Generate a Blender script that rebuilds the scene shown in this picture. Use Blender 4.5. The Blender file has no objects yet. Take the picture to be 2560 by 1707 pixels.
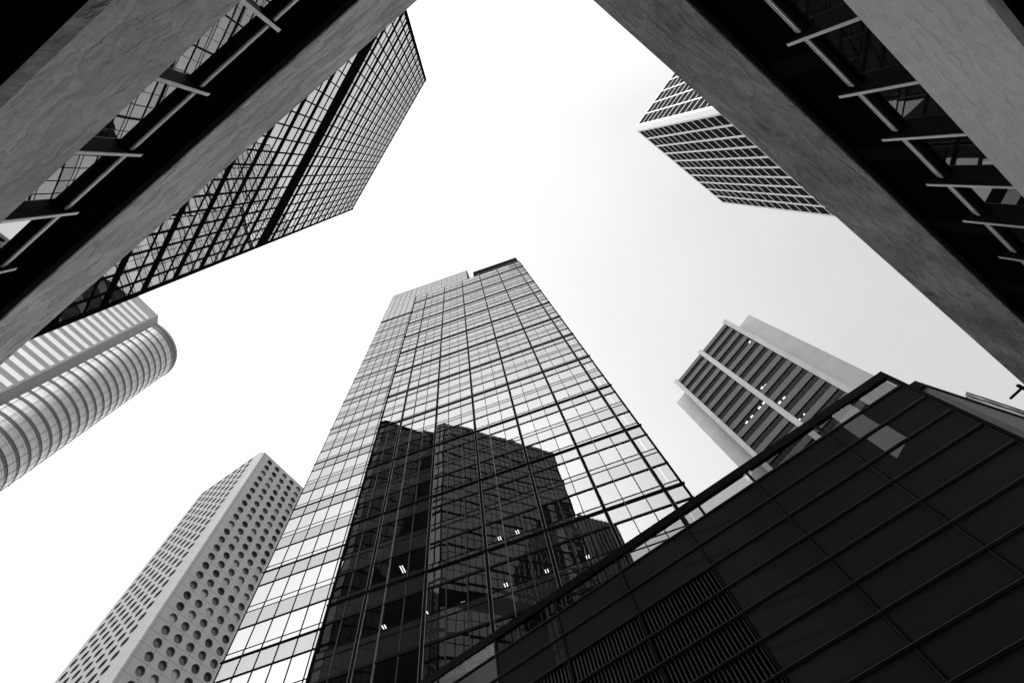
import bpy, math, random
from mathutils import Matrix, Vector
random.seed(7)
R = math.radians
EYE = 1.6
# ------------------------------------------------------------------ camera
sc = bpy.context.scene
cam_d = bpy.data.cameras.new('camera'); cam = bpy.data.objects.new('camera', cam_d)
sc.collection.objects.link(cam); sc.camera = cam
cam_d.lens = 17.0; cam_d.sensor_width = 36.0; cam_d.sensor_fit = 'HORIZONTAL'
cam_d.clip_start = 0.05; cam_d.clip_end = 6000
CM = Matrix(((0.993231654, 0.038801572, -0.109477481),
             (0.0, -0.942550532, -0.334063609),
             (-0.116150251, 0.331802551, -0.936171024)))
cam.matrix_world = Matrix.Translation((0, 0, EYE)) @ CM.to_4x4()
# ------------------------------------------------------------------ sky
world = bpy.data.worlds.new('World'); sc.world = world; world.use_nodes = True
nt = world.node_tree; nt.nodes.clear()
def N(t, typ, **kw):
    n = t.nodes.new(typ)
    for k, v in kw.items():
        if k.startswith('i_'):
            key = k[2:]; n.inputs[int(key) if key.isdigit() else key].default_value = v
        else: setattr(n, k, v)
    return n
def mth(t, op, a, b=None, c=None):
    n = t.nodes.new('ShaderNodeMath'); n.operation = op
    for i, v in enumerate((a, b, c)):
        if v is None: continue
        if isinstance(v, (int, float)): n.inputs[i].default_value = v
        else: t.links.new(v, n.inputs[i])
    return n.outputs[0]
SUN_EL, SUN_AZ = R(50), math.atan2(-0.66, -0.50)
sky = N(nt, 'ShaderNodeTexSky', sky_type='NISHITA', sun_disc=False, sun_elevation=SUN_EL, sun_rotation=R(90) - SUN_AZ)
bw = N(nt, 'ShaderNodeRGBToBW'); nt.links.new(sky.outputs[0], bw.inputs[0])
tc = N(nt, 'ShaderNodeTexCoord')
sep = N(nt, 'ShaderNodeSeparateXYZ'); nt.links.new(tc.outputs['Generated'], sep.inputs[0])
X, Y, Z = sep.outputs
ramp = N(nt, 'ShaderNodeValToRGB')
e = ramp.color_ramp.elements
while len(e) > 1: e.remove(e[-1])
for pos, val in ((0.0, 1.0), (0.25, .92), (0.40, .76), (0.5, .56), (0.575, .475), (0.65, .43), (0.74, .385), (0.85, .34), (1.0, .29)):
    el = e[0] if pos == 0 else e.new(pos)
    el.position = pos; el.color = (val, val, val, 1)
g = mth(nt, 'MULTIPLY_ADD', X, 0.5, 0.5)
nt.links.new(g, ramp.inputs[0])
cl = N(nt, 'ShaderNodeTexNoise', i_Scale=2.2, i_Detail=5.0, i_Roughness=0.5)
nt.links.new(tc.outputs['Generated'], cl.inputs['Vector'])
cloud = mth(nt, 'MULTIPLY_ADD', cl.outputs[0], 0.22, 0.89)
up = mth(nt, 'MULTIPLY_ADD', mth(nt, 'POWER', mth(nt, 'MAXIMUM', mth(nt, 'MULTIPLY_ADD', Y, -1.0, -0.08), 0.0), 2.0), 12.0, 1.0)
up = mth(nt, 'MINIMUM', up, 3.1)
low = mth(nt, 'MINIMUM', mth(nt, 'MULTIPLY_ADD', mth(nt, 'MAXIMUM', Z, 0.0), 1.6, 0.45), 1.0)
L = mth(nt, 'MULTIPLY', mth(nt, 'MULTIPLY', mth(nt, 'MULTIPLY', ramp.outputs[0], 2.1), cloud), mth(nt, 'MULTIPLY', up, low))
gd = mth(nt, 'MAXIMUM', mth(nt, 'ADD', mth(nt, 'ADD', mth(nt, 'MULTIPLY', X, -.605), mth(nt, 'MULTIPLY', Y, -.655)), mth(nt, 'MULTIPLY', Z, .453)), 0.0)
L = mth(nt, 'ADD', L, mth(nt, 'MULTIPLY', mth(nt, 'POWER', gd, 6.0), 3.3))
L = mth(nt, 'ADD', L, mth(nt, 'MULTIPLY', bw.outputs[0], 0.008))
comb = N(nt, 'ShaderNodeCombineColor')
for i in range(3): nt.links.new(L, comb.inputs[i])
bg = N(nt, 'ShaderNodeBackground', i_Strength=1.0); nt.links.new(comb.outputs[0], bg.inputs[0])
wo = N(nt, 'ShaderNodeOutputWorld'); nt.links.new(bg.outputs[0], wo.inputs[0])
# ------------------------------------------------------------------ sun
sd = bpy.data.lights.new('sun', 'SUN'); sd.energy = 0.6; sd.angle = R(60); sd.color = (1, .99, .98)
so = bpy.data.objects.new('sun', sd); sc.collection.objects.link(so)
sdir = Vector((math.cos(SUN_AZ) * math.cos(SUN_EL), math.sin(SUN_AZ) * math.cos(SUN_EL), math.sin(SUN_EL)))
so.rotation_euler = sdir.to_track_quat('Z', 'Y').to_euler()
# ------------------------------------------------------------------ exposure
sc.view_settings.view_transform = 'Standard'; sc.view_settings.look = 'None'
sc.view_settings.exposure = 0; sc.view_settings.gamma = 1
sc.render.engine = 'CYCLES'
sc.cycles.max_bounces = 8; sc.cycles.glossy_bounces = 5; sc.cycles.diffuse_bounces = 3; sc.cycles.transparent_max_bounces = 8
# ------------------------------------------------------------------ materials
MATS = {}
def newmat(name):
    m = bpy.data.materials.new(name); m.use_nodes = True; m.node_tree.nodes.clear(); MATS[name] = m
    return m, m.node_tree
def out(t, sh):
    o = N(t, 'ShaderNodeOutputMaterial'); t.links.new(sh, o.inputs[0])
def gray(v): return (v, v, v, 1)
def matte(name, v, rough=.6, spec=.3, noise=0.0, nscale=3.0, bump=0.0, joints=None, metallic=0.0):
    m, t = newmat(name)
    b = N(t, 'ShaderNodeBsdfPrincipled'); b.inputs['Roughness'].default_value = rough
    b.inputs['Specular IOR Level'].default_value = spec; b.inputs['Metallic'].default_value = metallic
    b.inputs['Base Color'].default_value = gray(v)
    tcn = N(t, 'ShaderNodeTexCoord')
    val = None
    if noise:
        n1 = N(t, 'ShaderNodeTexNoise', i_Scale=nscale, i_Detail=6.0, i_Roughness=.6)
        t.links.new(tcn.outputs['UV'], n1.inputs['Vector'])
        val = mth(t, 'MULTIPLY', mth(t, 'MULTIPLY_ADD', n1.outputs[0], 2 * noise, 1 - noise), v)
        if bump:
            bp = N(t, 'ShaderNodeBump', i_Distance=bump, i_Strength=1.0); t.links.new(n1.outputs[0], bp.inputs['Height'])
            t.links.new(bp.outputs[0], b.inputs['Normal'])
    if joints:
        (pu, ou, pv, ov, w, dark, var) = joints
        s = N(t, 'ShaderNodeSeparateXYZ'); t.links.new(tcn.outputs['UV'], s.inputs[0])
        def line(x, p, o_):
            return mth(t, 'LESS_THAN', mth(t, 'FLOORED_MODULO', mth(t, 'SUBTRACT', x, o_ - w / 2), p), w)
        a = mth(t, 'MAXIMUM', line(s.outputs[0], pu, ou), line(s.outputs[1], pv, ov))
        cu = mth(t, 'FLOOR', mth(t, 'DIVIDE', mth(t, 'SUBTRACT', s.outputs[0], ou), pu))
        cv = mth(t, 'FLOOR', mth(t, 'DIVIDE', mth(t, 'SUBTRACT', s.outputs[1], ov), pv))
        cx = N(t, 'ShaderNodeCombineXYZ'); t.links.new(cu, cx.inputs[0]); t.links.new(cv, cx.inputs[1])
        wn = N(t, 'ShaderNodeTexWhiteNoise', noise_dimensions='2D'); t.links.new(cx.outputs[0], wn.inputs['Vector'])
        k = mth(t, 'MULTIPLY_ADD', wn.outputs[0], var, 1 - var / 2)
        val = mth(t, 'MULTIPLY', k, val if val is not None else v)
        val = mth(t, 'MULTIPLY', val, mth(t, 'SUBTRACT', 1.0, mth(t, 'MULTIPLY', a, 1 - dark)))
    if val is not None:
        c = N(t, 'ShaderNodeCombineColor')
        for i in range(3): t.links.new(val, c.inputs[i])
        t.links.new(c.outputs[0], b.inputs['Base Color'])
    out(t, b.outputs[0]); return m
def glass(name, r0, base, wav=0.0, wscale=.6, through=0.0, rough=0.0, fmul=1.0, dots=0.0):
    """coated window glass: a mirror of reflectance r0 (rising at grazing angles) over a dark room"""
    m, t = newmat(name)
    tcn = N(t, 'ShaderNodeTexCoord')
    gl = N(t, 'ShaderNodeBsdfGlossy'); gl.inputs['Roughness'].default_value = rough; gl.inputs['Color'].default_value = gray(.97)
    if wav:
        n1 = N(t, 'ShaderNodeTexNoise', i_Scale=wscale, i_Detail=1.5, i_Roughness=.4)
        t.links.new(tcn.outputs['Object'], n1.inputs['Vector'])
        bp = N(t, 'ShaderNodeBump', i_Distance=wav, i_Strength=1.0); t.links.new(n1.outputs[0], bp.inputs['Height'])
        t.links.new(bp.outputs[0], gl.inputs['Normal'])
    df = N(t, 'ShaderNodeBsdfDiffuse'); df.inputs['Color'].default_value = gray(base)
    under = df.outputs[0]
    if through:
        tr = N(t, 'ShaderNodeBsdfTransparent'); tr.inputs['Color'].default_value = gray(through)
        mx = N(t, 'ShaderNodeMixShader'); mx.inputs[0].default_value = .92
        t.links.new(df.outputs[0], mx.inputs[1]); t.links.new(tr.outputs[0], mx.inputs[2]); under = mx.outputs[0]
    lw = N(t, 'ShaderNodeLayerWeight'); lw.inputs[0].default_value = .5
    f = mth(t, 'MULTIPLY_ADD', mth(t, 'POWER', lw.outputs['Facing'], 4.0), (1 - r0) * fmul, r0)
    if dots:
        s = N(t, 'ShaderNodeSeparateXYZ'); t.links.new(tcn.outputs['UV'], s.inputs[0])
        d = mth(t, 'LESS_THAN', mth(t, 'FLOORED_MODULO', s.outputs[1], dots), dots * .45)
        f = mth(t, 'MULTIPLY', f, mth(t, 'MULTIPLY_ADD', d, .25, .8))
    un_ = N(t, 'ShaderNodeUVMap', uv_map='rnd'); sr = N(t, 'ShaderNodeSeparateXYZ'); t.links.new(un_.outputs[0], sr.inputs[0])
    # a few panes are blinded or tinted differently from their neighbours
    f = mth(t, 'MULTIPLY', f, mth(t, 'SUBTRACT', 1.0, mth(t, 'MULTIPLY', mth(t, 'POWER', sr.outputs[0], 5.0), .09)))
    mx2 = N(t, 'ShaderNodeMixShader'); t.links.new(f, mx2.inputs[0]); t.links.new(under, mx2.inputs[1]); t.links.new(gl.outputs[0], mx2.inputs[2])
    out(t, mx2.outputs[0]); return m
def emit(name, s):
    m, t = newmat(name); e_ = N(t, 'ShaderNodeEmission'); e_.inputs['Strength'].default_value = s; e_.inputs['Color'].default_value = (1, 1, 1, 1)
    out(t, e_.outputs[0]); return m
def bush_concrete(name, lo, hi, ang, pits=True, sx=1.2, sy=7.0, bump=.05, blotch=.8):
    """rough trowelled render: short brush strokes, ridges, blotches, pits and faint formwork joints"""
    m, t = newmat(name)
    b = N(t, 'ShaderNodeBsdfPrincipled'); b.inputs['Roughness'].default_value = .7; b.inputs['Specular IOR Level'].default_value = .4
    tcn = N(t, 'ShaderNodeTexCoord')
    def nz(scale, det, rough, sx_=None, sy_=None, rot=0.0, dist=0.0):
        n = N(t, 'ShaderNodeTexNoise', i_Scale=scale, i_Detail=det, i_Roughness=rough, i_Distortion=dist)
        if sx_ is None: t.links.new(tcn.outputs['UV'], n.inputs['Vector'])
        else:
            mp = N(t, 'ShaderNodeMapping'); mp.inputs['Rotation'].default_value = (0, 0, rot); mp.inputs['Scale'].default_value = (sx_, sy_, 1)
            t.links.new(tcn.outputs['UV'], mp.inputs['Vector']); t.links.new(mp.outputs[0], n.inputs['Vector'])
        return n.outputs[0]
    s1 = nz(1.0, 7.0, .62, sx, sy, ang, 0.0); s2 = nz(11.0, 4.0, .6)
    bl = nz(blotch, 4.0, .55); fine = nz(45.0, 3.0, .6)
    def c0(x, k): return mth(t, 'MULTIPLY', mth(t, 'SUBTRACT', x, .5), k)
    a = mth(t, 'ADD', mth(t, 'ADD', c0(s1, 2.5), c0(s2, .55)), mth(t, 'ADD', c0(bl, 1.5), c0(fine, .45)))  # relief shading of the strokes put into the colour, besides the bump
    val = mth(t, 'MULTIPLY_ADD', a, (hi - lo) * 1.35, (hi + lo) / 2)
    val = mth(t, 'MAXIMUM', mth(t, 'MINIMUM', val, .95), lo * .5)
    ridge = mth(t, 'ABSOLUTE', mth(t, 'SUBTRACT', s1, .5))
    h = mth(t, 'ADD', mth(t, 'ADD', s1, mth(t, 'MULTIPLY', ridge, 1.2)), mth(t, 'ADD', mth(t, 'MULTIPLY', s2, .10), mth(t, 'MULTIPLY', fine, .012)))
    if pits:
        vo = N(t, 'ShaderNodeTexVoronoi', i_Scale=2.2, feature='F1'); t.links.new(tcn.outputs['UV'], vo.inputs['Vector'])
        pit = mth(t, 'MULTIPLY', mth(t, 'LESS_THAN', vo.outputs['Distance'], .04), mth(t, 'GREATER_THAN', nz(3.0, 2.0, .5), .55))
        val = mth(t, 'MULTIPLY', val, mth(t, 'SUBTRACT', 1.0, mth(t, 'MULTIPLY', pit, .6)))
        h = mth(t, 'SUBTRACT', h, mth(t, 'MULTIPLY', pit, .4))
    s = N(t, 'ShaderNodeSeparateXYZ'); t.links.new(tcn.outputs['UV'], s.inputs[0])
    jn = mth(t, 'LESS_THAN', mth(t, 'FLOORED_MODULO', mth(t, 'ADD', s.outputs[0], .4), 2.13), .010)
    val = mth(t, 'MULTIPLY', val, mth(t, 'SUBTRACT', 1.0, mth(t, 'MULTIPLY', jn, .2)))
    c = N(t, 'ShaderNodeCombineColor')
    for i in range(3): t.links.new(val, c.inputs[i])
    t.links.new(c.outputs[0], b.inputs['Base Color'])
    bp = N(t, 'ShaderNodeBump', i_Distance=bump, i_Strength=1.0); t.links.new(h, bp.inputs['Height']); t.links.new(bp.outputs[0], b.inputs['Normal'])
    out(t, b.outputs[0]); return m

M_black = matte('black_frame', .006, .7, .0)
M_dark = matte('dark_metal', .018, .5, .12)
M_slot = matte('shade_and_panel_black', .002, .9, .0)  # soffit shade put into a near-black colour; also used for black panels
M_lip = matte('aluminium_lip', .16, .5, .2)
M_alu = matte('satin_aluminium', .62, .38, .5, noise=.1, nscale=9, metallic=.3)
M_inner = matte('dark_interior', .02, .9, .1)
M_tube = emit('lit_tube', 3.2)
M_lamp = emit('lit_ceiling', 2.2)
M_concL = bush_concrete('bush_hammered_concrete', .62, .98, R(-26), sx=1.3, sy=3.4, bump=.42, blotch=.8)  # lit copy: base colour raised in place of light missing on this wing
M_concL2 = bush_concrete('worn_concrete', .42, .76, R(-18), sx=1.4, sy=2.6, bump=.28, blotch=.9)
M_concR = bush_concrete('shaded_weathered_concrete', .12, .36, R(28), sx=1.1, sy=2.6, bump=.45, blotch=.7)  # shaded copy of the podium concrete: occlusion darkness put into the colour
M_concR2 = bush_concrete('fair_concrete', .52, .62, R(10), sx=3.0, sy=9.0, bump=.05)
M_paving = matte('paving', .72, .8, .2, noise=.2, nscale=.8, joints=(.6, 0, .6, 0, .02, .6, .12))
M_glassA = glass('tower_glass', .385, .02, wav=.0022, wscale=.42, rough=0)
M_glassB = glass('twin_tower_glass', .10, .02, wav=.008, wscale=.42)
M_glassC = glass('vision_glass', .138, .010, wav=.006, wscale=.35, through=.55, fmul=.3)
M_glassC2 = glass('back_vision_glass', .122, .015, wav=.003, wscale=.3, fmul=.3)
M_spanC = glass('spandrel_glass', .118, .02, wav=.006, wscale=.35, fmul=.3)
M_spanC2 = glass('fritted_spandrel_glass', .08, .085, wav=.003, wscale=.3, dots=.16, fmul=.25)
M_screenC = glass('screen_glass', .19, .06, fmul=.3)
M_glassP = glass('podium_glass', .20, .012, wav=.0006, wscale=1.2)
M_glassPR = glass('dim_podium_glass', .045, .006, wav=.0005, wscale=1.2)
M_glassG = glass('pale_band_glass', .28, .12, wav=.01, wscale=.2)
M_granG = matte('pale_granite', .15, .5, .4, noise=.06, nscale=.5, joints=(3.0, 0, 2.0, 1.0, .10, .75, .10))
M_granG2 = matte('curved_band_glass', .045, .3, .5, noise=.06, nscale=.5)
M_tileJ = matte('light_mosaic_cladding', .175, .6, .3, noise=.05, nscale=.6, joints=(3.818, 41.63 + 0, 3.40, 169.2, .13, .45, .04))
M_edgeJ = matte('light_edge_cladding', .20, .6, .3, noise=.06, nscale=.5, joints=(50, 25, 3.40, 169.2, .10, .7, .06))
M_reveal = matte('shaded_reveal', .035, .7, .2)  # shade inside the round recesses put into the reveal colour
M_gJ = [glass('round_glass_a', .07, .035, fmul=.3), glass('round_glass_b', .035, .015, fmul=.3), glass('round_glass_c', .16, .14, fmul=.3)]
M_precastD = matte('white_precast', .44, .7, .3, noise=.03, nscale=.4, joints=(100, 50, 3.6, 157.6, .06, .9, .02))
M_glassD = glass('deep_set_glass', .005, .005, fmul=.01)
M_concE = matte('pale_concrete', .20, .8, .2, noise=.22, nscale=.28, joints=(200, 100, 3.69, 130.1, .07, .85, .06))
M_bandE = matte('grey_spandrel', .034, .7, .25, noise=.14, nscale=.35, joints=(1.12, 0, 300, 150, .05, .8, .16))
M_glassE = glass('dark_office_glass', .003, .007, fmul=.03)
M_glassE2 = glass('dim_office_glass', .002, .003, fmul=.06)
M_glassF = glass('dark_cladding_glass', .0095, .017, wav=.0012, wscale=.7, fmul=.03)
M_balu = None
M_frameF = matte('dark_frame_metal', .004, .6, .02)
M_lipF = matte('frame_edge_metal', .06, .5, .1)
M_blade = matte('louvre_metal', .05, .45, .15)
M_granF = matte('dark_granite', .013, .5, .4, noise=.12, nscale=1.5, joints=(2.6, 0, 2.2, 0, .03, .4, .08))
m, t = newmat('tinted_balustrade_glass')
tr = N(t, 'ShaderNodeBsdfTransparent'); tr.inputs['Color'].default_value = gray(.52)
gl = N(t, 'ShaderNodeBsdfGlossy'); gl.inputs['Roughness'].default_value = 0
mx = N(t, 'ShaderNodeMixShader'); mx.inputs[0].default_value = .025; t.links.new(tr.outputs[0], mx.inputs[1]); t.links.new(gl.outputs[0], mx.inputs[2])
out(t, mx.outputs[0]); M_balu = m

# ------------------------------------------------------------------ geometry helpers
col = sc.collection
def ndir(deg): return (math.cos(R(deg)), math.sin(R(deg)))
class Face:
    """a vertical facade plane: unit plan normal n pointing from the eye to the plane, distance p, u axis along it.
    h = metres above the eye, o = metres proud of the plane towards the street"""
    def __init__(s, n, p, flip=False):
        s.n = n; s.p = p; s.u = (-n[1], n[0]) if not flip else (n[1], -n[0])
    def P(s, u, h, o=0.0):
        d = s.p - o
        return Vector((s.n[0] * d + s.u[0] * u, s.n[1] * d + s.u[1] * u, EYE + h))
    def sub(s, ang_deg, u, o=0.0):
        pass
class MB:
    cur = 0.0
    def __init__(s): s.v = []; s.f = []; s.uv = []; s.rn = []
    def poly(s, pts, uvs=None):
        i = len(s.v); s.v += [tuple(p) for p in pts]; s.f.append(tuple(range(i, i + len(pts))))
        s.uv += uvs if uvs else [(0, 0)] * len(pts)
        s.rn += [s.cur] * len(pts)
        return s
    def box(s, F, u0, u1, h0, h1, o0, o1):
        c = [(u, h, o) for o in (o0, o1) for h in (h0, h1) for u in (u0, u1)]
        P = [F.P(*q) for q in c]
        for q in ((4, 5, 7, 6), (1, 0, 2, 3), (0, 4, 6, 2), (5, 1, 3, 7), (6, 7, 3, 2), (0, 1, 5, 4)):
            s.poly([P[k] for k in q], [((c[k][0] + c[k][2]), (c[k][1] + (c[k][2] if q in ((6, 7, 3, 2), (0, 1, 5, 4)) else 0))) for k in q])
        return s
    def quad(s, F, u0, u1, h0, h1, o=0.0, tilt=(0, 0)):
        q = [(u0, h0), (u1, h0), (u1, h1), (u0, h1)]
        uc, hc = (u0 + u1) / 2, (h0 + h1) / 2
        s.cur = random.random()
        s.poly([F.P(a, b, o + (a - uc) * tilt[0] + (b - hc) * tilt[1]) for a, b in q], q); return s
    def prism(s, plan, z0, z1):
        """plan: list of (x,y) counter-clockwise or not, world metres"""
        n = len(plan); acc = 0
        for i in range(n):
            a, b = plan[i], plan[(i + 1) % n]; L_ = math.dist(a, b)
            s.poly([(a[0], a[1], z0), (b[0], b[1], z0), (b[0], b[1], z1), (a[0], a[1], z1)], [(acc, z0 - EYE), (acc + L_, z0 - EYE), (acc + L_, z1 - EYE), (acc, z1 - EYE)]); acc += L_
        s.poly([(a[0], a[1], z1) for a in plan], [tuple(a) for a in plan]); s.poly([(a[0], a[1], z0) for a in plan][::-1], [tuple(a) for a in plan][::-1])
        return s
    def build(s, name, mat, parent=None, kind=None):
        me = bpy.data.meshes.new(name); me.from_pydata(s.v, [], s.f); me.validate(clean_customdata=False)
        if len(me.loops) == len(s.uv):
            l = me.uv_layers.new(name='UVMap')
            for i, q in enumerate(s.uv): l.data[i].uv = q
        if any(s.rn) and len(me.loops) == len(s.rn):
            l2 = me.uv_layers.new(name='rnd')
            for i, q in enumerate(s.rn): l2.data[i].uv = (q, q)
        me.materials.append(mat); ob = bpy.data.objects.new(name, me); col.objects.link(ob)
        if parent:
            ob.parent = parent; ob.matrix_parent_inverse = parent.matrix_world.inverted()
        if kind: ob['kind'] = kind
        return ob
def thing(name, loc, label, cat, group=None):
    o = bpy.data.objects.new(name, None); col.objects.link(o); o.location = loc
    o.matrix_world = Matrix.Translation(loc); o['label'] = label; o['category'] = cat
    if group: o['group'] = group
    return o
CMT = CM.transposed()
def tplane(w):
    h = w.z - EYE
    return (w.x / h, w.y / h) if h > .1 else (9, 9)
def img_area(pts, hide=True):
    c = sum(pts, Vector()) / len(pts); t_ = tplane(c)
    if hide:
        if t_[0] * -.601 + t_[1] * -.799 > .2506 or t_[0] * .5606 + t_[1] * -.828 > .3854 or t_[0] * .602 + t_[1] * .7984 > 1.0117: return 0
    q = []
    for p in pts:
        d = CMT @ (p - Vector((0, 0, EYE)))
        if d.z > -.05: return 0
        q.append((d.x / -d.z * 1209, d.y / -d.z * 1209))
    cx = sum(a for a, b in q) / len(q); cy = sum(b for a, b in q) / len(q)
    if abs(cx) > 1330 or abs(cy) > 900: return 0
    return abs(sum(q[i][0] * q[(i + 1) % len(q)][1] - q[(i + 1) % len(q)][0] * q[i][1] for i in range(len(q)))) / 2
def panes(name, F, quads, mats, parent, tilt=.0, hide=True, limit=100):
    """quads: (u0,u1,h0,h1,o,key); the 100 that show largest become parts of their own, the rest one part per glass"""
    L_ = []
    for q in quads:
        pts = [F.P(q[0], q[2], q[4]), F.P(q[1], q[2], q[4]), F.P(q[1], q[3], q[4]), F.P(q[0], q[3], q[4])]
        L_.append((img_area(pts, hide), q))
    L_.sort(key=lambda a: -a[0]); rest = {}
    for i, (a, q) in enumerate(L_):
        tl = (random.gauss(0, tilt), random.gauss(0, tilt))
        if i < limit and a > 0:
            MB().quad(F, *q[:5], tilt=tl).build(name, mats[q[5]], parent)
        else: rest.setdefault(q[5], MB()).quad(F, *q[:5], tilt=tl)
    for k, mb in rest.items(): mb.build(name, mats[k], parent, kind='stuff')
def xy(F, u, o): w = F.P(u, 0, o); return (w.x, w.y)

# ------------------------------------------------------------------ ground
g_ = MB().poly([(-3000, -3000, 0), (3000, -3000, 0), (3000, 3000, 0), (-3000, 3000, 0)], [(-3000, -3000), (3000, -3000), (3000, 3000), (-3000, 3000)]).build('ground', M_paving)
g_['kind'] = 'structure'

# ------------------------------------------------------------------ the two low podium wings overhead
def podium(F, u0, u1, hs, gp, fp, gtop, fins, c1, c2, gmat, name, label, beams):
    """hs = (f2 bottom, f2 top, f1 bottom, f1 top) above the eye; gp glass recess, fp fin recess"""
    b2, t2, b1, t1 = hs
    root = thing(name, F.P((u0 + u1) / 2, -EYE, -1), label, 'building')
    MB().box(F, u0, u1, b1, t1, -.10, 0).build('concrete_band', c1, root)
    MB().box(F, u0, u1, b2, t2, -.10, 0).build('concrete_band', c2, root)
    # rounded drip edge under the upper band and soffits
    MB().box(F, u0, u1, b1 - .03, b1 - .003, -.09, -.02).build('drip_edge', M_dark, root)
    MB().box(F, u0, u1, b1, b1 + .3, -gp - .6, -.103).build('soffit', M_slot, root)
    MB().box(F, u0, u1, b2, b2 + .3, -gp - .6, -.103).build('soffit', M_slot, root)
    MB().box(F, u0, u1, t1 - .4, t1 - .06, -4.0, -.103).build('roof', M_slot, root)
    MB().box(F, u0, u1, t2 - .3, t2 - .004, -gp - .6, -.105).build('sill', M_dark, root)
    MB().box(F, u0, u1, -EYE, b2 - .01, -3.9, -gp - .61).build('wall', M_inner, root)
    MB().box(F, u0, u1, b2, t1 - .42, -3.9, -gp - .61).build('wall', M_inner, root)
    hd = gtop
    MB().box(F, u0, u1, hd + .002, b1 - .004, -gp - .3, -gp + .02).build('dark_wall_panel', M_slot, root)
    MB().box(F, u0, u1, hd - .07, hd + .10, -gp + .022, -gp + .05).build('window_head_or_shade', M_black, root)
    MB().box(F, u0, u1, hd + .03, hd + .07, -gp + .052, -gp + .072).build('rail', M_alu, root)
    MB().box(F, u0, u1, hd + .11, hd + .125, -gp + .022, -gp + .06).build('rail', M_alu, root)
    edges = [u0] + list(fins) + [u1]
    for a, b in zip(edges[:-1], edges[1:]):
        MB().quad(F, a + .02, b - .02, t2, hd, -gp, tilt=(random.gauss(0, .002), random.gauss(0, .002))).build('window_pane', gmat, root)
    ft = gtop + .26
    for u in fins:
        w = .022
        pl = [(t2, -gp), (t2, -fp), (ft, -fp), (ft - .01, -fp - .03), (ft - .12, -gp)]
        mb = MB()
        mb.poly([F.P(u - w, h, o) for h, o in pl], [(o, h) for h, o in pl]); mb.poly([F.P(u + w, h, o) for h, o in pl][::-1], [(o, h) for h, o in pl])
        for k in range(5):
            a, b = pl[k], pl[(k + 1) % 5]
            mb.poly([F.P(u - w, *a), F.P(u + w, *a), F.P(u + w, *b), F.P(u - w, *b)])
        fin = mb.build('fin', M_dark, root)
        MB().box(F, u - w - .003, u + w + .003, t2 + .02, ft - .005, -fp + .002, -fp + .012).build('fin_edge', M_alu, fin)
        MB().box(F, u - .045, u + .045, hd - .03, hd + .13, -gp + .051, -gp + .10).build('bracket', M_black, fin)
    for u in beams:
        MB().box(F, u, u + .36, hd + .15, b1 - .02, -gp + .021, -gp + .05).build('wall_pilaster', M_black, root)
    return root
FWL = Face(ndir(-126.85), 2.58, flip=True); FWR = Face(ndir(-55.95), 4.07)
pL, pR = 2.58, 4.07
podium(FWL, -3.42, 14.0, (4.845, 6.18, 8.457, 10.30), .125, .02, 7.14,
       [-3.0, -1.77, -.54, .69, 1.93, 3.16, 4.38, 5.61, 6.84, 8.07, 9.3], M_concL, M_concL2, M_glassP,
       'podium_building', 'low podium with rough pale concrete bands and mirror windows, at the upper left', [])
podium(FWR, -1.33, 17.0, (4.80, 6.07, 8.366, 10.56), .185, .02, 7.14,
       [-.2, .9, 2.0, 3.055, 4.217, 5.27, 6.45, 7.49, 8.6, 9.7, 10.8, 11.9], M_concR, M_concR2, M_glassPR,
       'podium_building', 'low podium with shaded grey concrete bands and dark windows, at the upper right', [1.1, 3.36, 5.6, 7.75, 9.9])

# ------------------------------------------------------------------ tower A: black grid mirror tower
FA = Face(ndir(-145.70), 12.0)
uA0, uA1, HA = -1.407 * 12, .8754 * 12, 8.342 * 12
A = thing('mirror_tower', FA.P(-3, -EYE, -12), 'tall mirror glass tower with a black grid and one thick black band', 'tower')
planA = [xy(FA, uA0, 0), xy(FA, uA1, 0), xy(FA, uA1, -26), xy(FA, uA0 - 1.5, -26), xy(FA, uA0 - 1.5, -1.5)]
planA_in = [xy(FA, uA0 + .2, -.15), xy(FA, uA1 - .1, -.15), xy(FA, uA1 - .1, -25.9), xy(FA, uA0 - 1.35, -25.9), xy(FA, uA0 - 1.35, -1.6)]
MB().prism(planA_in, 0, HA + EYE - .3).build('wall', M_inner, A)
MB().prism(planA, HA + EYE - .28, HA + EYE).build('roof', M_black, A)
bold = [4.542 * 12 + k * .3072 * 12 for k in range(13)] + [3.874 * 12 - k * .3055 * 12 for k in range(13)]
bold = sorted(h for h in bold if h > 0)
cols = [uA0 + (uA1 - uA0) * k / 24 for k in range(25)]
band = (4.185 * 12, 4.44 * 12)
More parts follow.
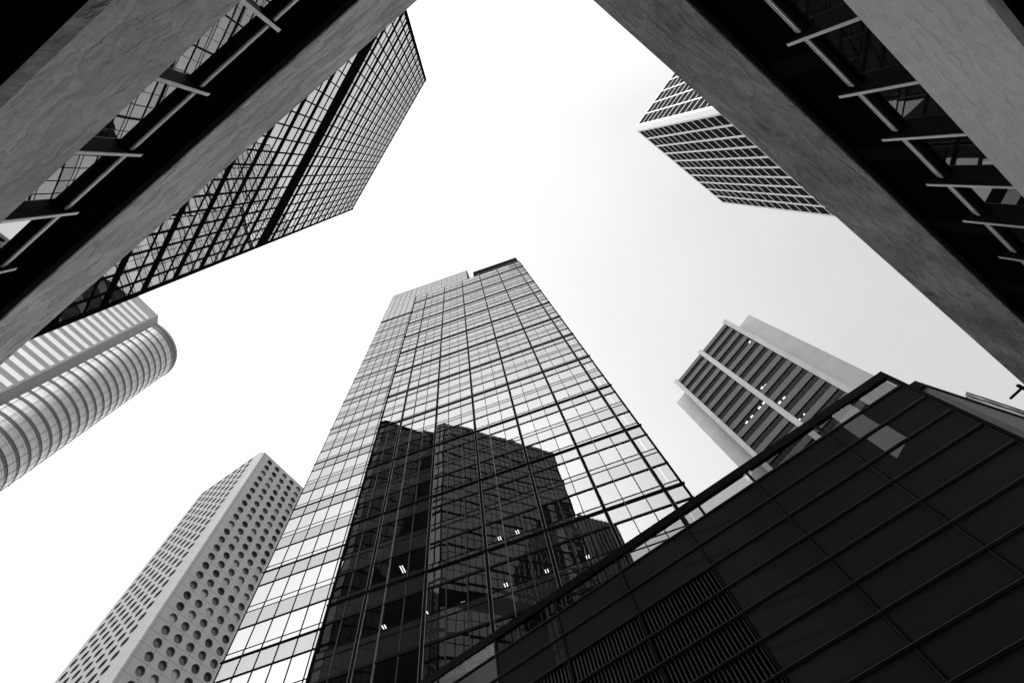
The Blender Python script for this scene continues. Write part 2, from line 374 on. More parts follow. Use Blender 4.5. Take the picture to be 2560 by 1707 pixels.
def storey_grid(F, us, bolds, top, band, glassmat, root, wide=2.15, fr=.045, o=0, boldh=.20, lim=100, hide=True, mw=.05, mo=.05):
    bolds = sorted(bolds); q = []; spans = []
    for i, h in enumerate(bolds):
        nxt = bolds[i + 1] if i + 1 < len(bolds) else top
        t_ = h + wide
        if t_ + .3 < nxt: spans += [(h + boldh, t_ - fr), (t_ + fr, nxt - boldh)]
        else: spans += [(h + boldh, nxt - boldh)]
        MB().box(F, us[0], us[-1], h - boldh, h + boldh, -.1, o + .075).build('ledge', M_black, root)
        if t_ + .3 < nxt and not (band and band[0] < t_ < band[1]): MB().box(F, us[0], us[-1], t_ - fr, t_ + fr, -.1, o + .04).build('transom', M_black, root)
    if band:
        MB().box(F, us[0], us[-1], band[0], band[1], -.1, o + .05).build('louvre_band', M_black, root)
        spans2 = []
        for a, b in spans:
            if b <= band[0] or a >= band[1]: spans2.append((a, b))
            elif a < band[0]:
                spans2.append((a, band[0]))
                if b > band[1]: spans2.append((band[1], b))
            elif b > band[1]: spans2.append((band[1], b))
        spans = spans2
    for a, b in spans:
        for u, v in zip(us[:-1], us[1:]): q.append((u + .05, v - .05, a, b, o, 0))
    panes('window_pane', F, q, [glassmat], root, tilt=.0010, hide=hide, limit=lim)
    for i, u in enumerate(us):
        w = .45 if i == len(us) - 1 else .20 if i == 0 else mw
        MB().box(F, u - (w if i else -.0), u + (w if i < len(us) - 1 else 0), 0, top, -.1, o + mo).build('mullion', M_black, root)
storey_grid(FA, cols, bold, HA, band, M_glassA, A)
# chamfered corner of A and its return, seen only mirrored in the central tower
def chamfer_face(Fm, ua, oa, ub, ob_):
    a, b = Vector(xy(Fm, ua, oa)), Vector(xy(Fm, ub, ob_)); d = (b - a); L_ = d.length; d /= L_
    n = Vector((d.y, -d.x))
    if n.dot(a) < 0 and False: n = -n
    F_ = Face((n.x, n.y), n.dot(a)); F_.u = (d.x, d.y); return F_, d.dot(a), L_
def grid_simple(F_, s0, L_, ncol, hs, boldh, gm, root, top, out_sign):
    us = [s0 + L_ * k / ncol for k in range(ncol + 1)]; q = MB()
    for a, b in zip(hs[:-1], hs[1:]):
        for u, v in zip(us[:-1], us[1:]): q.quad(F_, u + .06, v - .06, a + boldh, b - boldh, 0, tilt=(random.gauss(0, .002), random.gauss(0, .002)))
    q.build('window_pane', gm, root, kind='stuff')
    fr = MB()
    for h in hs: fr.box(F_, us[0], us[-1], h - boldh, h + boldh, -.1 * out_sign, .1 * out_sign)
    for u in us: fr.box(F_, u - .08, u + .08, 0, top, -.1 * out_sign, .08 * out_sign)
    fr.build('window_frame', M_black, root)
Fc, s0, L_ = chamfer_face(FA, uA0, 0, uA0 - 1.5, -1.5)
grid_simple(Fc, s0, L_, 2, bold + [HA], .17, M_glassA, A, HA, 1 if Fc.p > 0 else 1)
Fc2, s02, L2_ = chamfer_face(FA, uA0 - 1.5, -1.5, uA0 - 1.5, -26)
grid_simple(Fc2, s02, L2_, 20, bold + [HA], .17, M_glassA, A, HA, 1)

# twin tower behind A (only its mirror image shows)
FB = Face(ndir(-145.70), 32.5)
HB = 130.0; uB0, uB1 = -28.8, -10.5
B = thing('twin_tower', FB.P(-22, -EYE, -12), 'dark twin tower whose mirror image stands at the left edge of the dark reflection', 'tower')
planB = [xy(FB, uB0, 0), xy(FB, uB1, 0), xy(FB, uB1, -20), xy(FB, uB0 - 1.2, -20), xy(FB, uB0 - 1.2, -1.2)]
MB().prism([xy(FB, uB0 + .2, -.2), xy(FB, uB1 - .2, -.2), xy(FB, uB1 - .2, -19.8), xy(FB, uB0 - 1.0, -19.8), xy(FB, uB0 - 1.0, -1.3)], 0, HB + EYE - .5).build('wall', M_inner, B)
MB().prism(planB, HB + EYE - 1.2, HB + EYE + .6).build('parapet', M_black, B)
hsB = [HB - 1.0 - k * 3.69 for k in range(34)][::-1]
colsB = [uB0 + (uB1 - uB0) * k / 12 for k in range(13)]
grid_simple(FB, uB0, uB1 - uB0, 12, hsB, .17, M_glassB, B, HB, 1)
Fb, s0, L_ = chamfer_face(FB, uB0, 0, uB0 - 1.2, -1.2)
grid_simple(Fb, s0, L_, 1, hsB, .17, M_glassB, B, HB, 1)
# ribbed tower S (mirror image at the right of the dark reflection)
FS = Face(ndir(-145.70), 37.0)
S = thing('ribbed_tower', FS.P(37, -EYE, -8), 'distant tower with pale vertical ribs, seen mirrored beside the dark reflection', 'tower')
MB().box(FS, 31.6, 43.6, -EYE, 113.4, -14, 0).build('wall', matte('dim_tower_wall', .05, .5, .4), S)
for k in range(9):
    u = 31.9 + k * 1.42
    MB().box(FS, u, u + .28, 5, 113.2, .002, .45).build('rib', matte('pale_rib', .35, .6, .3) if k == 0 else MATS['pale_rib'], S)

RB = thing('ribbed_block', (10, -38, 0), 'dark office block with close vertical ribs, mirrored in the black glass panels', 'building')
M_rbw = matte('dim_block_wall', .012, .7, .1); M_rbr = matte('dim_rib', .40, .6, .1)
MB().prism([(7.0, -35), (28, -35), (26, -31), (7.0, -31)], 0, 66).build('wall', M_rbw, RB)
MB().prism([(-15, -35), (3.0, -35), (3.0, -31), (-15, -31)], 0, 66).build('wall', M_rbw, RB)
MB().prism([(3.01, -34.8), (6.99, -34.8), (6.99, -31.2), (3.01, -31.2)], 0, 47).build('low_wing', M_rbw, RB)
for k in range(45):
    x_ = -14.8 + k * .9
    if x_ < 25.5 and not 2.7 < x_ < 7.0: MB().prism([(x_, -30.99), (x_ + .22, -30.99), (x_ + .22, -30.6), (x_, -30.6)], 4, 65.6).build('rib', M_rbr, RB)

# ------------------------------------------------------------------ tower C: central glass tower
pC = 26.0
FC = Face((.30580083, .95209551), pC, flip=True)
FD2 = Face((.30580083, .95209551), pC * 1.07, flip=True)
C = thing('glass_tower', FC.P(-6, -EYE, -14), 'tallest central glass curtain wall tower holding a dark mirrored tower in its panes', 'tower')
uL, uR, HC = -.7415 * pC, .3335 * pC, 4.727 * pC
HB2 = 5.13 * pC * 1.07
bL, bR = -1.029 * pC * 1.07, -.1965 * pC * 1.07
MB().box(FC, uL + .15, uR - .2, -EYE, HC - .3, -22, -2.2).build('core_wall', M_inner, C)
MB().box(FC, uL, uR, HC - .25, HC, -22, .02).build('roof', M_black, C)
MB().box(FC, uL, uL + .12, -EYE, HC - .26, -1.9, -.04).build('side_wall', M_dark, C)
MB().box(FC, uR - .12, uR, -EYE, HC - .26, -2.19, -.04).build('side_wall', M_dark, C)
MB().box(FD2, bL, uL + .1, -EYE, HC, -20, -.06).build('rear_wall', M_inner, C)
MB().box(FD2, bL, bR, HC, HB2, -20, -.06).build('rear_wall', M_inner, C)
mk = [4.435 - .1694 * k for k in range(0, 27)]
mk = [m_ for m_ in mk if m_ * pC > 6]
bolds_u = [(-.625 + .1808 * k) * pC for k in range(6)]
vs = [uL] + [(-.6853) * pC] + [(-.625 + .06027 * k) * pC for k in range(16)] + [uR]
q = []; rows = []
for i, m_ in enumerate(mk):
    h = m_ * pC; k = i
    top = HC if i == 0 else (mk[i - 1] - .1060) * pC if i % 2 == 0 else (mk[i - 1] - .1060) * pC
    # above medium ledge m_: spandrel is above it? going up: medium -> spandrel -> line -> narrow -> thin -> vision -> next medium
    nxt = HC if i == 0 else mk[i - 1] * pC
for i, m_ in enumerate(mk):
    h = m_ * pC
    # going down from medium ledge: vision 2.2 m, thin, narrow .55 m, line (thick every second storey), spandrel
    thick = (i % 2 == 1)
    h1 = h - .0847 * pC; h2 = h - .1065 * pC; h3 = h - .1694 * pC
    lh = .10
    rows += [(h1 + .04, h - lh, 0), (h2 + .065, h1 - .05, 1), (h3 + lh, h2 - .06, 1)]
    MB().box(FC, uL - .05, uR + .12, h - lh, h + lh, -.05, .05).build('ledge', M_black, C)
    MB().box(FC, uL - .02, uR + .02, h - .012, h + .012, .051, .062).build('ledge_trim', MATS['dark_metal'], C)
    MB().box(FC, uL, uR, h1 - .06, h1 + .06, -.05, .015).build('transom', M_black, C)
    if thick: MB().box(FC, uL - .12, uR + .18, h2 - .085, h2 + .085, -.05, .12).build('sunshade', M_black, C)
    else: MB().box(FC, uL, uR, h2 - .06, h2 + .06, -.05, .015).build('transom', M_black, C)
rows.append((mk[0] * pC + .17, HC - .3, 1))
# thick sunshade above first ledge
MB().box(FC, uL - .15, uR + .22, 4.487 * pC - .07, 4.487 * pC + .07, -.05, .13).build('sunshade', M_black, C)
MB().box(FC, uL, uR, 4.60 * pC - .1, 4.60 * pC + .1, -.05, .05).build('ledge', M_black, C)
for a, b, kx in rows:
    for u, v in zip(vs[:-1], vs[1:]): q.append((u + .03, v - .03, a, b, 0, kx))
panes('window_pane', FC, q, [M_glassC, M_spanC], C, tilt=.0015, hide=True)
for i, u in enumerate(vs):
    isb = any(abs(u - b) < .02 for b in bolds_u)
    if i == 0 or i == len(vs) - 1: MB().box(FC, u - .07, u + .07, 0, HC, -.05, .10).build('mullion', M_black, C)
    elif isb:
        mu = MB().box(FC, u - .11, u + .11, 0, HC, -.05, .05).build('mullion', M_black, C)
        for s_ in (-1, 1): MB().box(FC, u + s_ * .128 - .012, u + s_ * .128 + .012, 0, HC, -.02, .06).build('mullion_edge', M_lip, mu)
    else:
        lite = any(abs(u - x * pC) < .1 for x in (-.565, -.2035, .158))
        MB().box(FC, u - .035, u + .035, 0, HC, -.05, .04).build('mullion', M_dark if not lite else M_lipF, C)
        if lite: MB().box(FC, u - .012, u + .012, 0, HC, .131, .15).build('maintenance_rail', M_lip, C)
# rear plane, left strip, aligned levels
vb = [bL + .0548 * pC * 1.07 * k for k in range(6)] + [uL + .25]
q = []
for i, m_ in enumerate(mk):
    h = m_ * pC; thick = (i % 2 == 1); h1 = h - .0847 * pC; h2 = h - .1065 * pC; h3 = h - .1694 * pC
    if h > 117.5: continue
    for a, b, kx in ((h1 + .04, h - .1, 0), (h2 + (.15 if thick else .05), h1 - .04, 0), (h3 + .1, h2 - (.15 if thick else .05), 1)):
        for u, v in zip(vb[:-1], vb[1:]): q.append((u + .03, v - .03, a, b, 0, kx))
    MB().box(FD2, bL - .04, uL + .2, h - .07, h + .07, -.05, .04).build('ledge', M_black, C)
    MB().box(FD2, bL, uL + .2, h1 - .04, h1 + .04, -.05, .02).build('transom', M_black, C)
    if thick: MB().box(FD2, bL - .18, uL + .2, h2 - .06, h2 + .06, -.05, .07).build('sunshade', M_black, C)
    else: MB().box(FD2, bL - .04, uL + .2, h2 - .04, h2 + .04, -.05, .02).build('transom', M_black, C)
panes('rear_window_pane', FD2, q, [M_glassC2, M_spanC2], C, tilt=.001, hide=True)
for u in vb[:-1]: MB().box(FD2, u - .035, u + .035, 0, HB2, -.05, .04).build('mullion', M_black, C)
# mesh screen at the top of the rear volume
q = []; hh = 117.0; nrow = 16; ph = (HB2 - hh) / nrow
vt = [bL + .0548 * pC * 1.07 * k for k in range(16)]
for r_ in range(nrow):
    for u, v in zip(vt[:-1], vt[1:]):
        if v > uL + 1 and hh + r_ * ph < HC - 2: continue
        q.append((u + .03, v - .03, hh + r_ * ph + .05, hh + (r_ + 1) * ph - .05, .0, 0))
    e_ = bR if hh + r_ * ph > HC - 2 else uL + .25
    MB().box(FD2, bL - .03, e_, hh + r_ * ph - .055, hh + r_ * ph + .055, -.05, .06).build('transom', MATS['dark_metal'], C)
panes('screen_panel', FD2, q, [M_screenC], C, tilt=.001, hide=True)
for u in vt[6:]: MB().box(FD2, u - .03, u + .03, HC - 2, HB2, -.05, .05).build('mullion', M_dark, C)
MB().box(FD2, bL, bR, HB2 - .06, HB2 + .06, -20, .08).build('roof_coping', MATS['dark_metal'], C)
# black roof screen on the right part
u_a = .02 * pC; u_a = -.083 * pC - .02 * pC
MB().box(FC, -.140 * pC, uR - .1, HC + .02, 4.99 * pC, -1.2, -.15).build('roof_screen', M_black, C)
MB().box(FC, -.12 * pC, uR - .5, HC + 1.3, HC + 1.5, -.149, -.05).build('roof_screen_rail', M_lipF, C)
# lit fixtures inside
for (a, b) in ((-.218, 1.135), (-.163, 1.136), (-.105, .964), (.007, .963), (-.217, .965), (-.551, .966), (-.333, .953), (-.228, .895), (-.435, .962), (-.601, .938), (-.594, .926), (-.522, 1.154)):
    s_ = (pC + 1.1) / pC; fx = MB()
    ty = random.random() < .6
    for d_ in (-.09, .09):
        fx.box(FC, a * pC * s_ + d_ - .026, a * pC * s_ + d_ + .026, b * pC * s_ - .02, b * pC * s_ + .03, -1.5, -.75)
    fx.build('ceiling_light', M_tube, C)
MB().box(FC, .227 * pC - .6, .227 * pC + .9, 1.12 * pC * 1.04, 1.12 * pC * 1.04 + .06, -1.3, -1.18).build('ceiling_light', M_tube, C)

# ------------------------------------------------------------------ tower G: banded tower with a round end
FG = Face((-.82420875, .56628609), 141.0)
G = thing('banded_tower', FG.P(45, -EYE, -20), 'pale striped tower with a rounded glass end, left of the frame under the mirror tower', 'tower')
HG = 1.558 * 141
gu0, gu1 = 24.3, 75.0
MB().box(FG, gu0, gu1, -EYE, HG, -34, 0).build('wall', M_granG, G)
cx_, cy_, cr = -.64164215 * HG, .34075122 * HG, .06763 * HG
pitchG = .02845 * 141
def arc_plan(r, a0, a1, n):
    return [(cx_ + r * math.cos(a0 + (a1 - a0) * k / n), cy_ + r * math.sin(a0 + (a1 - a0) * k / n)) for k in range(n + 1)]
cyl = MB(); NS = 72; full = [(cx_ + cr * math.cos(2 * math.pi * k / NS), cy_ + cr * math.sin(2 * math.pi * k / NS)) for k in range(NS)]
cyl.prism(full, 0, HG + EYE); cyl.build('round_wall', M_granG2, G)
def cylband(h0, h1, r, name, mat):
    mb = MB(); n = 64
    for k in range(n):
        a0 = 2 * math.pi * k / n; a1 = 2 * math.pi * (k + 1) / n
        p0 = (cx_ + r * math.cos(a0), cy_ + r * math.sin(a0)); p1 = (cx_ + r * math.cos(a1), cy_ + r * math.sin(a1))
        mb.poly([(*p0, EYE + h0), (*p1, EYE + h0), (*p1, EYE + h1), (*p0, EYE + h1)], [(0, 0), (1, 0), (1, 1), (0, 1)])
    return mb.build(name, mat, G)
M_cylg = glass('curved_window_glass', .27, .16, wav=.0, fmul=.5)
M_joint = matte('pane_joint', .10, .6, .2)
for k in range(30):
    top = 1.517 * 141 - k * pitchG
    if top < 60: break
    MB().box(FG, gu0 + .7, gu1 - .2, top - .0142 * 141 * 1.0, top, .002, .06).build('glass_band', M_glassG, G)
    cylband(top - 2.55, top + .1 + (.0 if k else .6), cr + .12, 'curved_glass_band', M_cylg)
    jm = MB()
    for a in (top - .62,):
        n = 64
        for k2 in range(n):
            a0 = 2 * math.pi * k2 / n; a1 = 2 * math.pi * (k2 + 1) / n; r = cr + .14
            p0 = (cx_ + r * math.cos(a0), cy_ + r * math.sin(a0)); p1 = (cx_ + r * math.cos(a1), cy_ + r * math.sin(a1))
            jm.poly([(*p0, EYE + a), (*p1, EYE + a), (*p1, EYE + a + .09), (*p0, EYE + a + .09)])
    jm.build('transom', M_joint, G)
for k in range(32):
    a = 2 * math.pi * k / 32; d = (math.cos(a), math.sin(a)); tng = (-d[1], d[0])
    if d[0] * .824 - d[1] * .566 < -.45: continue
    x_, y_ = cx_ + (cr + .13) * d[0], cy_ + (cr + .13) * d[1]; w = .075
    pl = [(x_ - tng[0] * w, y_ - tng[1] * w), (x_ + tng[0] * w, y_ + tng[1] * w), (x_ + tng[0] * w + d[0] * .05, y_ + tng[1] * w + d[1] * .05), (x_ - tng[0] * w + d[0] * .05, y_ - tng[1] * w + d[1] * .05)]
    MB().prism(pl, 40, HG + EYE - .5).build('mullion', M_joint, G)
MB().prism([(cx_ + (cr + .3) * math.cos(2 * math.pi * k / NS), cy_ + (cr + .3) * math.sin(2 * math.pi * k / NS)) for k in range(NS)], HG + EYE - 1.3, HG + EYE + .05).build('parapet', M_granG, G)
# the link between the flat wall and the drum
MB().prism([xy(FG, 24.28, -.03), (-131.1, 63.9), (-134, 66.5), xy(FG, 24.28, -12)], 0, HG + EYE - .02).build('link_wall', M_granG, G)

# ------------------------------------------------------------------ tower J: round windows
HJ = 169.6
FJ2 = Face((-.82672928, .56259995), 119.3); FJ1 = Face((.56178594, .82728264), 40.62)
J = thing('round_window_tower', FJ1.P(133, -EYE, -15), 'pale tower with rows of round porthole windows, bottom left', 'tower')
def porthole_wall(F, ucs, hcs, pu, ph, rad, dep, matw, u_lo, u_hi, top):
    """wall with real round recesses; each window a disc at the back of its recess"""
    wall = MB(); NSEG = 24; wins = []
    rev = MB()
    for uc_ in ucs:
        for hc in hcs:
            ring = []; sq = []
            for k in range(NSEG):
                a = 2 * math.pi * k / NSEG + math.pi / NSEG; c_, s_ = math.cos(a), math.sin(a)
                ring.append((uc_ + rad * c_, hc + rad * s_))
                m__ = max(abs(c_) / (pu / 2), abs(s_) / (ph / 2)); sq.append((uc_ + c_ / m__, hc + s_ / m__))
            for k in range(NSEG):
                k2 = (k + 1) % NSEG
                corner = None
                a_, b_ = sq[k], sq[k2]
                pts = [ring[k], a_]
                if abs(a_[0] - b_[0]) > 1e-4 and abs(a_[1] - b_[1]) > 1e-4:
                    cxq = a_[0] if abs(abs(a_[0] - uc_) - pu / 2) < 1e-4 else b_[0]
                    cyq = a_[1] if abs(abs(a_[1] - hc) - ph / 2) < 1e-4 else b_[1]
                    pts.append((cxq, cyq))
                pts += [b_, ring[k2]]
                wall.poly([F.P(x_, y_, 0) for x_, y_ in pts], [tuple(p_) for p_ in pts])
                rev.poly([F.P(*ring[k], 0), F.P(*ring[k2], 0), F.P(*ring[k2], -dep), F.P(*ring[k], -dep)], [ring[k], ring[k2], ring[k2], ring[k]])
            for k in range(NSEG):
                k2 = (k + 1) % NSEG; q1, q2 = ring[k], ring[k2]; e_ = 1.075
                o1 = (uc_ + (q1[0] - uc_) * e_, hc + (q1[1] - hc) * e_); o2 = (uc_ + (q2[0] - uc_) * e_, hc + (q2[1] - hc) * e_)
                wall.poly([F.P(*q1, .04), F.P(*o1, .04), F.P(*o2, .04), F.P(*q2, .04)], [(uc_, hc + .4)] * 4)
                wall.poly([F.P(*o1, .04), F.P(*o1, 0), F.P(*o2, 0), F.P(*o2, .04)], [(uc_, hc + .4)] * 4)
            wins.append((uc_, hc, [F.P(x_, y_, -dep) for x_, y_ in ring], ring))
    wall.quad(F, u_lo, min(ucs) - pu / 2, hcs[-1] - ph / 2, top, 0); wall.quad(F, max(ucs) + pu / 2, u_hi, hcs[-1] - ph / 2, top, 0)
    wall.quad(F, min(ucs) - pu / 2, max(ucs) + pu / 2, hcs[0] + ph / 2, top, 0)
    wall.quad(F, u_lo, u_hi, -EYE, hcs[-1] - ph / 2, 0)
    return wall, rev, wins
uj = -.3485 * 119.3
ucs2 = [(-.381 - .0320 * k) * 119.3 for k in range(8)]
hcs = [167.4 - 3.40 * k for k in range(32)]
w2, r2, win2 = porthole_wall(FJ2, ucs2, hcs, 3.818, 3.40, 1.12, .55, None, ucs2[-1] - 1.95, uj, HJ)
ucs1 = [(3.055 + .0943 * k) * 40.62 for k in range(7)]
w1, r1, win1 = porthole_wall(FJ1, ucs1, hcs, 3.83, 3.40, 1.12, .55, None, 2.973 * 40.62, 3.706 * 40.62, HJ)
M_tileJ1 = matte('light_side_cladding', .175, .6, .3, noise=.05, nscale=.6, joints=(3.83, 3.055 * 40.62 + 1.915, 3.40, 169.2, .05, .7, .04))
M_tileJ.name = 'mosaic_cladding'
w2.build('wall', M_tileJ, J); w1.build('wall', M_tileJ1, J)
r2.build('window_reveal', M_reveal, J); r1.build('window_reveal', M_reveal, J)
c1_, c2_ = xy(FJ1, 2.973 * 40.62, 0), xy(FJ2, uj, 0)
MB().poly([(*c1_, 0), (*c2_, 0), (*c2_, HJ + EYE), (*c1_, HJ + EYE)], [(0, -EYE), (1.5, -EYE), (1.5, HJ), (0, HJ)]).build('corner_wall', M_edgeJ, J)
a_, b_ = xy(FJ1, 3.706 * 40.62, 0), xy(FJ2, ucs2[-1] - 1.95, 0)
MB().prism([c1_, c2_, b_, (b_[0] + a_[0] - c1_[0], b_[1] + a_[1] - c1_[1]), a_], HJ + EYE - .02, HJ + EYE + .4).build('roof', M_edgeJ, J)
MB().box(FJ2, ucs2[-1] - 1.9, uj + .2, -EYE, HJ, -27, -1.1).build('core_wall', M_inner, J)
allw = sorted([(img_area(w[2]), i_, w) for i_, w in enumerate(win1 + win2)], key=lambda a: (-a[0], a[1]))
rest = [MB(), MB(), MB()]
for i, (ar, _, w) in enumerate(allw):
    k = random.choice((0, 0, 1, 2))
    if i < 100: MB().poly(w[2], w[3]).build('round_window', M_gJ[k], J)
    else: rest[k].poly(w[2], w[3])
for k in range(3): rest[k].build('round_window', M_gJ[k], J, kind='stuff')

# ------------------------------------------------------------------ tower D: white grid
n1, d1 = (.56698423, -.82372865), .265754838; n2, d2 = (.81552071, .57872789), .24814766
HD = 3.763 * 43.05
FDa = Face(n1, d1 * HD); FDb = Face(n2, d2 * HD)
D = thing('white_grid_tower', FDa.P(60, -EYE, -20), 'white tower of deep square window cells behind the right concrete band', 'tower')
def cell_wall(F, us, pierw, hs, barh, dep, top, u_lo, u_hi, parent, s_=1):
    piers = []
    MB().box(F, min(u_lo, u_hi), max(u_lo, u_hi), hs[0], top, -.5, 0).build('cornice', M_precastD, parent)
    for u in us: MB().box(F, u - pierw / 2, u + pierw / 2, -EYE, hs[0] - .003, -dep, 0).build('pier', M_precastD, parent)
    for h in hs[1:]: MB().box(F, min(us), max(us), h - barh / 2, h + barh / 2, -dep, -.03).build('floor_edge', M_precastD, parent)
    q = []
    su = sorted(us)
    for a, b in zip(su[:-1], su[1:]):
        for h0, h1 in zip(hs[1:], hs[:-1]): q.append((a + pierw / 2, b - pierw / 2, h0 + barh / 2, h1 - (barh / 2 if h1 != hs[0] else 0), -dep + .02, 0))
    panes('window_pane', F, q, [M_glassD], parent, tilt=.001, limit=50)
pd1 = d1 * HD; hsD = [3.742 * 43.05 - .0834 * 43.05 * k for k in range(31)]
cell_wall(FDa, [(1.070 + .0905 * k) * pd1 for k in range(-1, 10)], .60, hsD, .27, .16, HD, .973 * pd1, 1.893 * pd1, D)
pd2 = d2 * HD
cell_wall(FDb, [(-1.120 + .0977 * .5 * 0 - .0975 * k) * pd2 for k in range(0, 11)], .42, hsD, .27, .16, HD, -1.104 * pd2, -2.11 * pd2, D)
ca, cb = xy(FDa, .973 * pd1, 0), xy(FDb, -1.104 * pd2, 0)
cin = ((ca[0] + cb[0]) / 2 + 1.5 * n1[0] + 1.5 * n2[0], (ca[1] + cb[1]) / 2 + 1.5 * n1[1] + 1.5 * n2[1])
MB().prism([ca, cb, xy(FDb, -1.118 * pd2, -.01), cin, xy(FDa, .986 * pd1, -.01)], 0, HD + EYE).build('corner_pier', M_precastD, D)
far_a = xy(FDa, 1.893 * pd1, -.9); ins_a = xy(FDa, .99 * pd1, -.9)
MB().box(FDa, 1.0 * pd1, 1.886 * pd1, -EYE, HD - .1, -38, -.9).build('core_wall', M_inner, D)

# ------------------------------------------------------------------ tower E: banded office slab with fins
FE = Face((.82115855, .57070012), 90.0)
E_ = thing('finned_slab_tower', FE.P(1, -EYE, -12), 'concrete office slab with three pale vertical fins and dark window rows, right of centre', 'tower')
HE = 1.446 * 90
MB().box(FE, -16.0, 18.2, -EYE, HE - .02, -9, -4.63).build('end_wall', M_concE, E_)
MB().box(FE, -10.6, 13.0, -EYE, HE - .04, -4.6, -.55).build('core_wall', M_inner, E_)
for a, b in ((-10.9, -9.62), (.5, 1.82), (12.1, 13.3)):
    MB().box(FE, a, b, -EYE, 1.4545 * 90, -4.5, .46).build('fin', M_concE, E_)
bands = [1.446 - .006] + []
bays = ((-9.62, .5), (1.82, 12.1))
tops = [1.446] + [1.4095 - .0410 * k for k in range(22)]
hts = [(1.446, 1.429)] + [(1.4095 - .0410 * k, 1.4095 - .0410 * k - .0197) for k in range(22)]
q = []
for (ua, ub) in bays:
    for i, (t_, b_) in enumerate(hts):
        MB().box(FE, ua - .02, ub + .02, b_ * 90, t_ * 90, -.5, 0).build('spandrel', M_bandE, E_)
        MB().box(FE, ua, ub, b_ * 90 - .05, b_ * 90 - .003, -.3, -.01).build('window_head_or_shade', M_black, E_)  # black strip added in place of shade on the spandrel underside
        if i + 1 < len(hts):
            w0, w1_ = hts[i + 1][0] * 90, b_ * 90; nn_ = 9; wd = (ub - ua) / nn_
            for k in range(nn_):
                u0, u1 = ua + k * wd, ua + (k + 1) * wd
                if k % 2 == 0:
                    q.append((u0 + .06, u1 - .06, w0 + .55, w1_ - .10, -.27, 0)); q.append((u0 + .12, u1 - .06, w0 + .05, w0 + .42, -.25, 1))
                else: q.append((u0 + .05, u1 - .05, w0 + .28, w1_ - .10, -.24, 0))
    for k in range(10):
        u = ua + (ub - ua) * k / 9
        if 0 < k < 9: MB().box(FE, u - .05, u + .05, 60, HE - .1, -.52, -.20).build('mullion', M_black, E_)
panes('window_pane', FE, q, [M_glassE, M_glassE2], E_, tilt=.001)
for i, (u, h) in enumerate([(-0.097, 1.29), (-0.076, 1.29), (-0.018, 1.123), (-0.007, 1.127), (-0.018, 1.044), (-0.002, 1.045), (0.024, 1.085), (0.04, 1.086), (0.071, 1.085), (0.092, 1.085)]):
    w = .42 if i not in (1,) else .5
    MB().box(FE, u * 90 - .35, u * 90 + .35, h * 90 - .45, h * 90 + (.3 if i != 1 else -.2), -.235, -.20).build('lit_window', M_lamp, E_)
for i, (u, h) in enumerate([(-0.076, 0.954), (-0.045, 0.954), (-0.029, 0.954), (-0.013, 0.963), (-0.013, 0.954), (0.003, 0.963), (0.002, 0.954)]):
    MB().box(FE, u * 90 - .16, u * 90 + .16, h * 90 - .14, h * 90 + .14, -.235, -.18).build('lamp', M_lamp, E_)

# ------------------------------------------------------------------ building F: dark glass block
pF = 18.0
FF = Face((.60207899, .79843653), pF)
F_ = thing('dark_glass_block', FF.P(5, -EYE, -1.6), 'low black glass block with wide panels and a louvred bay, bottom right', 'building')
uF0, uF1, HF = -.5365 * pF, 1.12 * pF, .989 * pF
rowsF = [.967 * pF, .922 * pF] + [(.860 - .0617 * k) * pF for k in range(15)]
colsF = [uF0, -.334 * pF] + [(-.1325 + .2005 * k) * pF for k in range(7)]
MB().box(FF, uF0 + .05, uF1, -EYE, .915 * pF, -3.2, -.35).build('core_wall', M_inner, F_)
MB().box(FF, uF0, uF1, .966 * pF, HF, -.16, .06).build('top_rail', M_frameF, F_)
MB().box(FF, uF0, uF1, HF + .001, HF + .02, -.10, .0).build('coping', M_lip, F_)
lv = (1.22, .96 * pF)
q = []
for i, (t_, b_) in enumerate(zip(rowsF[:-1], rowsF[1:])):
    for u, v in zip(colsF[:-1], colsF[1:]):
        if i == 0:
            MB().quad(FF, u + .05, v - .05, b_ + .06, t_ - .01, 0).build('balustrade_panel', M_balu, F_)
        elif i >= 3 and u > 1.0 and u < .86 * pF: continue
        elif b_ > -1.4: q.append((u + .05, v - .05, b_ + .05, t_ - .05, 0, 0))
panes('cladding_panel', FF, q, [M_glassF], F_, tilt=.0012, hide=False)
for i, h in enumerate(rowsF[1:]):
    rl = MB().box(FF, uF0, uF1, h - .045, h + .045, -.12, .05).build('horizontal_mullion', M_frameF, F_)
    MB().box(FF, uF0 + .02, uF1, h + .048, h + .066, -.02, .045).build('mullion_edge', M_lipF, rl)
for u in colsF:
    vm = MB().box(FF, u - .045, u + .045, -EYE, .979 * pF, -.12, .04).build('vertical_mullion', M_frameF, F_)
    MB().box(FF, u + .047, u + .060, -EYE, .979 * pF, -.02, .03).build('mullion_edge', M_lipF, vm)
MB().box(FF, uF0 - .12, uF0 + .02, -EYE, HF, -.2, .07).build('corner_mullion', M_frameF, F_)
# louvred bay
l0, l1 = colsF[3] + .06, colsF[7]
nb = int((l1 - l0) / .172)
MB().box(FF, l0, l1, 0, rowsF[3], -.34, -.28).build('louvre_backing', M_slot, F_)
blades = [(l0 + .10 + k * .172) for k in range(nb)]
for u in blades: MB().box(FF, u - .018, u + .018, 0, rowsF[3] - .05, -.13, -.02).build('louvre_blade', M_blade, F_)
MB().box(FF, uF0, uF0 + .06, -EYE, .91 * pF, -3.2, -.05).build('side_wall', M_frameF, F_)

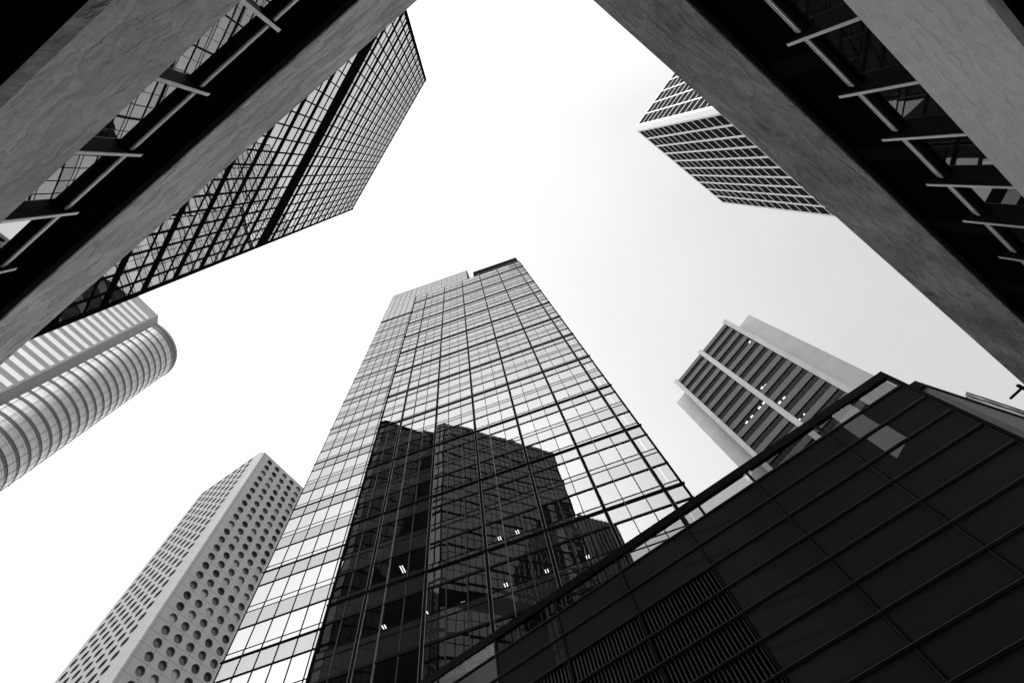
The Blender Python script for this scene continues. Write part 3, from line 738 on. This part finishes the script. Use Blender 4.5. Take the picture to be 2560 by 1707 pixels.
# granite neighbour behind the corner
P0 = (23.1, 10.2); dA_ = (.946, .325); dB_ = (-.802, .597)
K = thing('granite_block', (30, 18, 0), 'dark granite block stepping back behind the corner of the black glass block', 'building')
P1 = (P0[0] + dA_[0] * 26, P0[1] + dA_[1] * 26); P2 = (P0[0] + dB_[0] * 9, P0[1] + dB_[1] * 9); P3 = (P1[0] + dB_[0] * 9, P1[1] + dB_[1] * 9)
MB().prism([P0, P1, P3, P2], 0, 20 + EYE - .55).build('wall', M_granF, K)
ex = .12
MB().prism([(P0[0] - .1, P0[1] - .1), (P1[0], P1[1] - .12), P3, P2], 20 + EYE - .54, 20 + EYE).build('parapet', M_frameF, K)
# cables slung over the parapet
def tube(mb, pts, r, n=6):
    rings = []
    for i, p in enumerate(pts):
        d = (pts[min(i + 1, len(pts) - 1)] - pts[max(i - 1, 0)]).normalized()
        a = d.orthogonal().normalized(); b = d.cross(a)
        rings.append([p + (a * math.cos(2 * math.pi * k / n) + b * math.sin(2 * math.pi * k / n)) * r for k in range(n)])
    for A_, B_ in zip(rings[:-1], rings[1:]):
        for k in range(n): mb.poly([A_[k], A_[(k + 1) % n], B_[(k + 1) % n], B_[k]])
    return mb
for j in range(4):
    pts = []
    for k in range(25):
        s_ = 3.6 + k * .28; lift = .10 + .42 * math.sin(math.pi * k / 24) * (1 - .18 * j) + .05 * math.sin(k * .9 + j)
        off_ = -.10 - .09 * j
        pts.append(Vector((P0[0] + dA_[0] * s_ + .3 * off_, P0[1] + dA_[1] * s_ + off_, 20 + EYE + lift)))
    tube(MB(), pts, .035).build('cable', M_dark if j % 2 else M_alu, K)
# bracket lamp on the right podium edge
bl = thing('bracket_lamp', FWR.P(15.9, 10.3, 0), 'small black bracket lamp sticking out past the right concrete edge', 'lamp')
def seg(a, b, w, nm):
    a, b = Vector(a), Vector(b); tube(MB().poly([a, a, a]) if 0 else MB(), [a, b], w * .6, 8).build(nm, M_black, bl)
h_ = 10.6
W_ = .55
def tp(x, y, h): return (x * h, y * h, EYE + h)
seg(tp(1.4515, .5735, h_), tp(1.4735, .545, h_), .055, 'lamp_arm')
seg(tp(1.4606, .5354, h_), tp(1.50, .553, h_), .085, 'lamp_head')
seg(tp(1.4735, .545, h_), tp(1.505, .533, h_), .06, 'mounting_arm')
